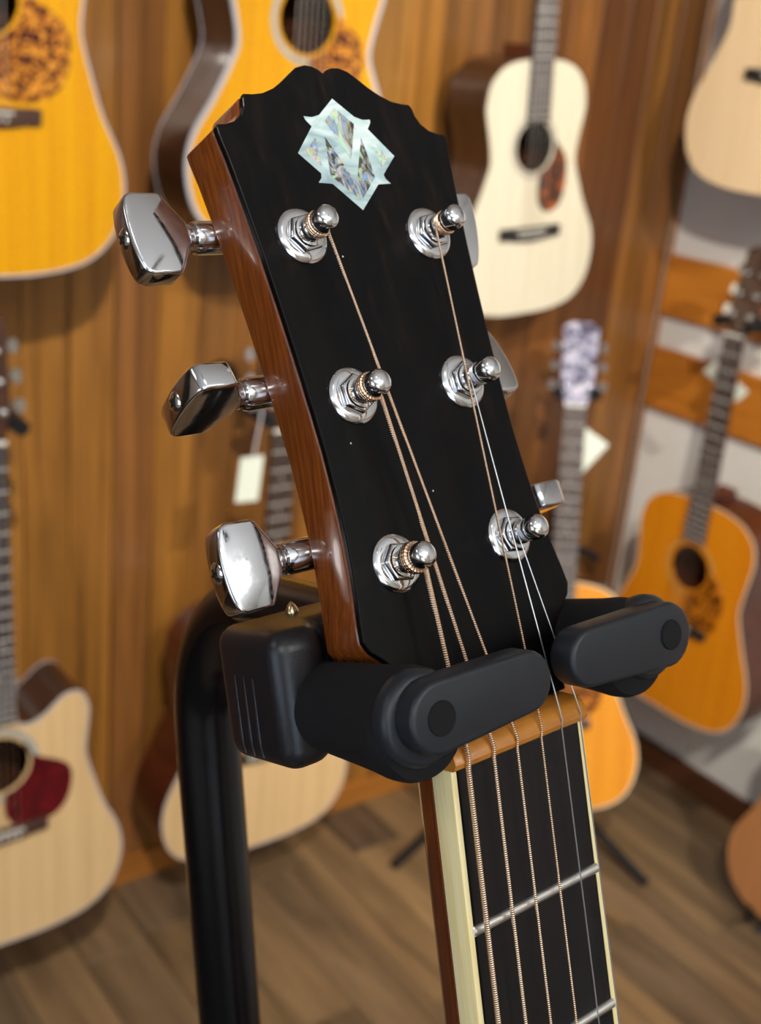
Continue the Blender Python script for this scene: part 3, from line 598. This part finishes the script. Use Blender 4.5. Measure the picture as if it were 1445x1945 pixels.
def make_guitar(name, label, Mx, L=0.505, wl=0.405, ww=0.275, wu=0.29, depth=0.11, yw=0.62, joint=14, scale=0.645, cut=False, top='spruce_top', sides='rosewood', bind='pale_binding', bw_=0.004,
                ros='rosette', rings=((0.006, 0.015),), guard=None, guard_mat=None, bridge='bridge_wood', board='rosewood_board', head_mat='rosewood', detail=True, pins=True, hole_dy=0.153, hr=0.0495, head=True, back_bind=True):
    root = empty(name, Mx, label, 'guitar')
    o = body_outline(L, wl, ww, wu, yw, cut)
    hy = L - hole_dy
    sb = add_body(root, o, L, depth, hy, hr, M[top], M[sides], M[bind] if bind else None, bw_, M[ros] if ros else None, rings, back_bind=back_bind)
    ynut = L + scale * (1 - 2 ** (-joint / 12)); ysad = ynut - scale
    if guard: MB().poly(guard(hy, hr), 0.0002, 0.0014).build('pickguard', M[guard_mat], root, bevel=0.0003, segs=1)
    # bridge with belly, saddle and pins
    b = [(-0.077, -0.012), (-0.055, -0.0125), (-0.035, -0.016), (0, -0.019), (0.035, -0.016), (0.055, -0.0125), (0.077, -0.012), (0.077, 0.010), (-0.077, 0.010)]
    br = MB().poly([(x, ysad + y) for x, y in b], 0.0, 0.008).build('bridge', M[bridge], root, bevel=0.0015, segs=2)
    MB().box((-0.037, ysad + 0.001, 0.0075), (0.037, ysad + 0.004, 0.0115)).build('saddle', M['bone'], br)
    if pins:
        pm = None
        for k in range(6):
            if pm is None: pm = q = MB().lathe([(0.0026, 0.0), (0.0026, 0.0025), (0.0015, 0.0042), (0.0001, 0.0045)], 10).build('bridge_pin', M['bone'], br)
            else: q = pm.copy(); link(q, br)
            q.location = (-0.0275 + 0.011 * k, ysad - 0.0075, 0.0078)
    # neck, fretboard, frets, strings
    yend = max(ynut - scale * (1 - 2 ** (-20.5 / 12)), hy + hr * 0.93)
    zt = 0.0075
    def w(y): return 0.0218 + (ynut - y) * 0.0145
    v, f = neck_mesh(ynut + 0.004, L - 0.002, 0.0218, w(L), 0.015, 0.018, zt - 0.0062, 6, 10)
    nk_ = MB().add(v, f); nk_.box((-0.02, L - 0.004, -0.085), (0.02, L + 0.022, zt - 0.0062)); nk_.build('neck', M[sides if sides != 'rosewood' else 'mahog_side'], root)
    fbm = MB().add([(-w(yend), yend, zt - 0.0062), (w(yend), yend, zt - 0.0062), (w(yend), yend, zt), (-w(yend), yend, zt), (-w(ynut), ynut, zt - 0.0062), (w(ynut), ynut, zt - 0.0062), (w(ynut), ynut, zt), (-w(ynut), ynut, zt)],
                   [(0, 1, 2, 3), (7, 6, 5, 4), (0, 4, 5, 1), (1, 5, 6, 2), (2, 6, 7, 3), (3, 7, 4, 0)]).build('fretboard', M[board], root, smooth=0)
    MB().box((-0.0218, ynut, zt - 0.008), (0.0218, ynut + 0.005, zt + 0.0025)).build('nut', M['bone'], root)
    fm_ = None
    for k in range(1, 21):
        y = ynut - scale * (1 - 2 ** (-k / 12))
        if y < yend + 0.002: break
        if fm_ is None:
            fm_ = q = MB().lathe([(0.0017, -0.5), (0.0017, 0.5)], 8, Matrix.Rotation(PI / 2, 4, 'Y')).build('fret', M['fret_pale'], fbm)
        else: q = fm_.copy(); link(q, fbm)
        q.location = (0, y, zt); q.scale = (2 * w(y), 1, 0.9)
    dm = None
    for k in (3, 5, 7, 9, 12, 15):
        y = (ynut - scale * (1 - 2 ** (-k / 12)) + ynut - scale * (1 - 2 ** (-(k - 1) / 12))) / 2
        for xx in ((0,) if k != 12 else (-0.01, 0.01)):
            if dm is None: dm = q = MB().lathe([(0.0032, 0), (0.0032, 0.0003), (0.0001, 0.0003)], 14).build('position_dot', M['dot'], fbm)
            else: q = dm.copy(); link(q, fbm)
            q.location = (xx, y, zt - 0.0001)
    for k in range(6):
        x0, x1 = -0.0185 + 0.0074 * k, -0.0275 + 0.011 * k
        MB().tube([(x0, ynut + 0.002, zt + 0.0025), (x1, ysad + 0.0025, 0.0118), (x1, ysad - 0.0070, 0.0095)], (0.0006, 0.0006, 0.0005, 0.0005, 0.0004, 0.0004)[k], 5).build('string', M['thin_string'], root)
    if head:
        # headstock tilted back, with six tuners
        T = Matrix.Translation((0, ynut + 0.004, zt - 0.003)) @ Matrix.Rotation(-0.23, 4, 'X')
        hp = [(-0.022, 0), (-0.024, 0.012), (-0.033, 0.022), (-0.035, 0.10), (-0.037, 0.168), (-0.02, 0.178), (0.02, 0.178), (0.037, 0.168), (0.035, 0.10), (0.033, 0.022), (0.024, 0.012), (0.022, 0)]
        MB().poly(hp, -0.015, 0, T).build('headstock', M[head_mat], root, bevel=0.001, segs=1)
        tm = None
        for s in (-1, 1):
            for k in range(3):
                if tm is None:
                    t_ = MB(); t_.lathe([(0.0065, 0), (0.0062, 0.0015), (0.005, 0.003), (0.003, 0.0032), (0.0028, 0.012), (0.0001, 0.0125)], 14)
                    t_.box((-0.007, -0.007, -0.025), (0.007, 0.012, -0.015)); t_.lathe([(0.003, 0.006), (0.003, 0.022)], 10, Matrix.Translation((0, 0.006, -0.019)) @ Matrix.Rotation(-PI / 2, 4, 'Y'))
                    t_.poly([(-0.022, -0.004), (-0.028, -0.011), (-0.036, -0.009), (-0.038, 0), (-0.036, 0.009), (-0.028, 0.011), (-0.022, 0.004)], -0.004, 0.004, Matrix.Translation((0, 0.006, -0.019)))
                    tm = q = t_.build('tuner', M['chrome'], root, smooth=40)
                else: q = tm.copy(); link(q, root)
                q.matrix_local = T @ Matrix.Translation((s * (0.0215 - 0.001 * k), 0.040 + 0.042 * k, 0)) @ (Matrix.Scale(-1, 4, (1, 0, 0)) if s > 0 else Matrix.Identity(4))
    return root, ynut

def hanger(Mx, ynut, reach, label, group, foam=True):
    """wall hanger: plate on the wall, arm, two foam prongs under the headstock"""
    base = Mx @ Vector((0, ynut + 0.03, -reach))
    Rm = Mx.copy(); Rm.translation = base
    e = empty('wall_hanger', Rm, label, 'hanger', group)
    MB().lathe([(0.001, 0.0005), (0.036, 0.0005), (0.036, 0.012), (0.03, 0.018), (0.001, 0.018)], 24).build('wall_plate', M['black'], e)
    fr = -0.055
    MB().tube([(0, 0, 0.01), (0, 0, reach + fr)], 0.008, 12).build('arm', M['black'], e)
    MB().box((-0.05, -0.01, reach + fr - 0.012), (0.05, 0.010, reach + fr), None).build('crossbar', M['black'], e, bevel=0.004)
    for s in (-1, 1):
        MB().tube([(s * 0.0385, -0.004, reach + fr - 0.006), (s * 0.0385, -0.004, reach + 0.022)], 0.0115, 16).build('prong', M['foam'], e)
    return e

def guard_drop(xl, xr, b, a0=0.35, a1=-1.45):
    """teardrop: hugs the rosette from angle a0 down to a1, then swells to the right and below"""
    def fn(hy, hr):
        q = hr + 0.004; w = xr - xl; y = hy - hr
        c = [(q * math.cos(a), hy + q * math.sin(a)) for a in [a0 + (a1 - a0) * k / 12 for k in range(13)]]
        out = catmull([c[-2], c[-1], (xl, y - b * 0.42), (xl + 0.12 * w, y - b * 0.84), (xl + 0.42 * w, y - b), (xl + 0.80 * w, y - b * 0.86), (xr, y - b * 0.38), (xr - 0.03 * w, hy - hr * 0.55), (q * math.cos(a0) + 0.16 * w, hy + q * math.sin(a0) * 0.2), c[0]], 6)[6:]
        return c[:-1] + out[:-1]
    return fn

def Z(z): return H + z
G1M = wall_frame('back', (0.549, 1.65, Z(-0.329)))
_, yn = make_guitar('acoustic_guitar', 'bright yellow guitar with mottled pickguard hanging at the upper left of the wall', G1M, wl=0.404, ww=0.272, yw=0.66, top='yellow_top', bw_=0.0026, guard=guard_drop(0.0, 0.118, 0.078), guard_mat='tortoise_yellow', hole_dy=0.143)
hanger(G1M, yn, WY - 0.0095 - 1.65, 'black wall hanger holding the bright yellow guitar', 'wall hangers')
G2M = wall_frame('back', (1.046, 1.65, Z(-0.290)))
_, yn = make_guitar('acoustic_guitar', 'amber-yellow guitar with thick pale binding hanging right behind the black headstock', G2M, L=0.49, wl=0.394, ww=0.243, wu=0.285, yw=0.62, top='yellow_top', bw_=0.006, guard=guard_drop(0.01, 0.106, 0.075), guard_mat='tortoise_yellow', hole_dy=0.15)
hanger(G2M, yn, WY - 0.0095 - 1.65, 'black wall hanger holding the amber guitar with thick pale binding', 'wall hangers')
G3M = wall_frame('back', (1.640, 1.72, Z(-0.443)), math.radians(4.7))
_, yn = make_guitar('acoustic_guitar', 'small white-topped guitar with black bridge and brown teardrop pickguard on the wall', G3M, L=0.48, wl=0.355, ww=0.222, wu=0.254, yw=0.63, joint=12, scale=0.632, top='white_top', bind='dark_binding', bw_=0.0025, ros='rosette_plain', rings=((0.003, 0.011),), guard=guard_drop(0.014, 0.086, 0.076, 0.25, -1.2), guard_mat='tortoise_brown', bridge='bridge_black', board='grey_board', hole_dy=0.158, hr=0.0475)
hanger(G3M, yn, WY - 0.0095 - 1.72, 'black wall hanger holding the small white-topped guitar', 'wall hangers')
G4M = wall_frame('right', (2.0, 1.49, Z(-0.172)))
_, yn = make_guitar('acoustic_guitar', 'pale spruce guitar with black bridge hanging at the upper right on the white wall', G4M, wl=0.41, top='pale_top', bind=None, bridge='bridge_black', ros='rosette_plain')
hanger(G4M, yn, WX - 2.0, 'black wall hanger holding the pale spruce guitar', 'wall hangers')
G5M = wall_frame('back', (0.515, 1.56, Z(-1.405)))
_, yn = make_guitar('acoustic_guitar', 'natural cutaway guitar with dark red pickguard low at the left', G5M, wl=0.415, ww=0.285, wu=0.30, yw=0.66, cut=True, top='spruce_top', sides='rosewood', bw_=0.0022, guard=guard_drop(0.008, 0.116, 0.072, 0.75, -1.35), guard_mat='tortoise_red', board='grey_board', hole_dy=0.165)
hanger(G5M, yn, WY - 0.0095 - 1.56, 'black wall hanger holding the cutaway guitar', 'wall hangers')
G6M = wall_frame('back', (1.055, 1.66, Z(-1.470)))
_, yn = make_guitar('acoustic_guitar', 'natural spruce guitar with dark mahogany sides behind the stand pole', G6M, wl=0.412, ww=0.28, wu=0.30, depth=0.122, top='spruce_top', sides='mahog_side', bw_=0.002, bridge='bridge_black', back_bind=False)
hanger(G6M, yn, WY - 0.0095 - 1.66, 'black wall hanger holding the guitar behind the stand pole', 'wall hangers')
G7M = wall_frame('right', (2.0, 1.472, Z(-1.312)))
_, yn = make_guitar('acoustic_guitar', 'deep amber guitar with mottled pickguard hanging low on the white wall', G7M, L=0.505, wl=0.41, ww=0.29, wu=0.31, top='deep_amber_top', sides='mahog_side', bind='cream_line', bw_=0.002, guard=guard_drop(0.0, 0.10, 0.09), guard_mat='tortoise_amber', bridge='bridge_black', ros='rosette_tan', rings=((0.008, 0.016),))
hanger(G7M, yn, WX - 0.02 - 2.0, 'black wall hanger holding the deep amber guitar', 'wall hangers')
# the guitar on its own stand in the corner
Pn, Pl = Vector((1.7352, 1.6268, -0.6307)), Vector((1.6185, 1.4393, -1.2971))
yv = (Pn - Pl).normalized(); zv = Vector((-0.74, -0.67, 0.2)); zv = (zv - yv * zv.dot(yv)).normalized(); xv = yv.cross(zv)
og = Pl - yv * 0.24 * 0.47 + Vector((0, 0, H))
G8M = frame(xv, yv, zv, og)
_, yn8 = make_guitar('acoustic_guitar', 'small amber guitar on a tripod stand in the corner behind the fretboard', G8M, L=0.47, wl=0.352, ww=0.23, wu=0.265, top='amber_top', sides='mahog_side', bind='cream_line', bw_=0.0025, guard=guard_drop(0.005, 0.095, 0.075), guard_mat='tortoise_amber', ros='rosette_plain', head_mat='head_sheen', back_bind=False)
G9M = wall_frame('right', (1.93, 0.985, Z(-1.585)))
make_guitar('acoustic_guitar', 'tan mahogany-topped guitar standing low at the lower right edge', G9M, wl=0.40, top='tan_top', sides='mahog_side', bind=None, ros='rosette_plain')

# ------------------------------------------------------------------ the small corner stand, an unused hanger, price tags
c8 = Vector((1.83, 1.73, 0.0))
st8 = empty('guitar_stand', Matrix.Translation(c8), 'black tripod stand carrying the small amber guitar in the corner', 'stand')
yk = G8M @ Vector((0, yn8 + 0.03, -0.06)) - c8
MB().tube([(0, 0, 0.05), (yk.x * 0.05, yk.y * 0.05, 0.6), (yk.x * 0.25, yk.y * 0.25, yk.z - 0.14), (yk.x * 0.7, yk.y * 0.7, yk.z - 0.03), yk], 0.011, 14).build('pole', M['pole'], st8)
for ex, ey in ((1.40, 1.637), (1.857, 1.315), (2.12, 1.845)):
    d = Vector((ex - c8.x, ey - c8.y, 0))
    MB().tube([(0, 0, 0.16), d * 0.35 + Vector((0, 0, 0.09)), d + Vector((0, 0, 0.013))], 0.0105, 12).build('leg', M['black'], st8)
R8 = G8M.copy(); R8.translation = (0, 0, 0)
for s in (-1, 1):
    a = yk + R8 @ Vector((s * 0.037, -0.002, 0)); MB().tube([a, a + R8 @ Vector((0, 0, 0.075))], 0.0115, 14).build('foam_grip', M['foam'], st8)
MB().tube([yk + R8 @ Vector((-0.05, 0, 0.0)), yk + R8 @ Vector((0.05, 0, 0.0))], 0.010, 12).build('yoke_bar', M['black'], st8)
pegM = frame((1, 0, 0), (0, 0, 1), (0, -1, 0), (2.045, FY - 0.0005, 0.560))
e = empty('wall_hanger', pegM, 'empty black wall hanger beside the neck of the corner guitar', 'hanger', 'wall hangers')
MB().lathe([(0.001, 0.0005), (0.03, 0.0005), (0.03, 0.010), (0.001, 0.014)], 20).build('wall_plate', M['black'], e)
MB().tube([(-0.045, 0, 0.02), (0.045, 0, 0.02)], 0.007, 10).build('crossbar', M['black'], e)
MB().tube([(0, 0, 0.012), (0, 0, 0.02)], 0.007, 10).build('arm', M['black'], e)
for s in (-1, 1): MB().tube([(s * 0.04, 0, 0.015), (s * 0.04, -0.004, 0.085)], 0.010, 12).build('prong', M['rubber'], e)

def price_tag(corners, thread, label):
    c = [Vector(q) for q in corners]; o = sum(c, Vector()) / 4
    e = empty('price_tag', Matrix.Translation(o), label, 'tag', 'paper price tags')
    n = (c[1] - c[0]).cross(c[3] - c[0]).normalized() * 0.0005
    MB().add([q - o - n for q in c] + [q - o + n for q in c], [(3, 2, 1, 0), (4, 5, 6, 7), (0, 1, 5, 4), (1, 2, 6, 5), (2, 3, 7, 6), (3, 0, 4, 7)]).build('card', M['paper'], e, smooth=0)
    t = [Vector(q) - o for q in thread]; MB().tube(t, 0.0013, 6).build('thread', M['thread'], e)
price_tag([(0.9487, 1.615, 1.014), (0.9925, 1.615, 1.014), (0.986, 1.615, 0.934), (0.942, 1.615, 0.936)], [(0.972, 1.615, 1.008), (0.990, 1.625, 1.080), (0.994, 1.634, 1.140)], 'white price tag on a thread beside the neck behind the stand')
price_tag([(1.7782, 1.6299, 0.9774), (1.8114, 1.5908, 0.9492), (1.7602, 1.6027, 0.8913), (1.7287, 1.6431, 0.9248)], [(1.772, 1.628, 0.970), (1.776, 1.640, 1.02), (1.778, 1.650, 1.06)], 'white diamond-turned price tag beside the neck of the corner guitar')
price_tag([(2.035, 1.562, 1.098), (2.035, 1.538, 1.127), (2.035, 1.440, 1.086), (2.035, 1.462, 1.058)], [(2.035, 1.540, 1.122), (2.032, 1.53, 1.2), (2.03, 1.51, 1.27)], 'white price tag behind the neck of the deep amber guitar on the white wall')
st9 = empty('guitar_stand', Matrix.Translation((1.98, 0.985, 0.0)), 'low black floor cradle under the tan mahogany-topped guitar', 'stand')
for s in (-1, 1):
    MB().tube([(-0.066, s * 0.11, 0.080), (-0.062, s * 0.11, 0.056), (0.06, s * 0.11, 0.056), (0.12, s * 0.12, 0.20)], 0.0075, 10).build('cradle_arm', M['black'], st9)
    for fx in (-0.03, 0.14): MB().tube([(0.02, s * 0.11, 0.056), (fx, s * 0.10, 0.0085)], 0.0075, 10).build('leg', M['black'], st9)
MB().tube([(0.0, -0.11, 0.056), (0.0, 0.11, 0.056)], 0.0065, 10).build('crossbar', M['black'], st9)
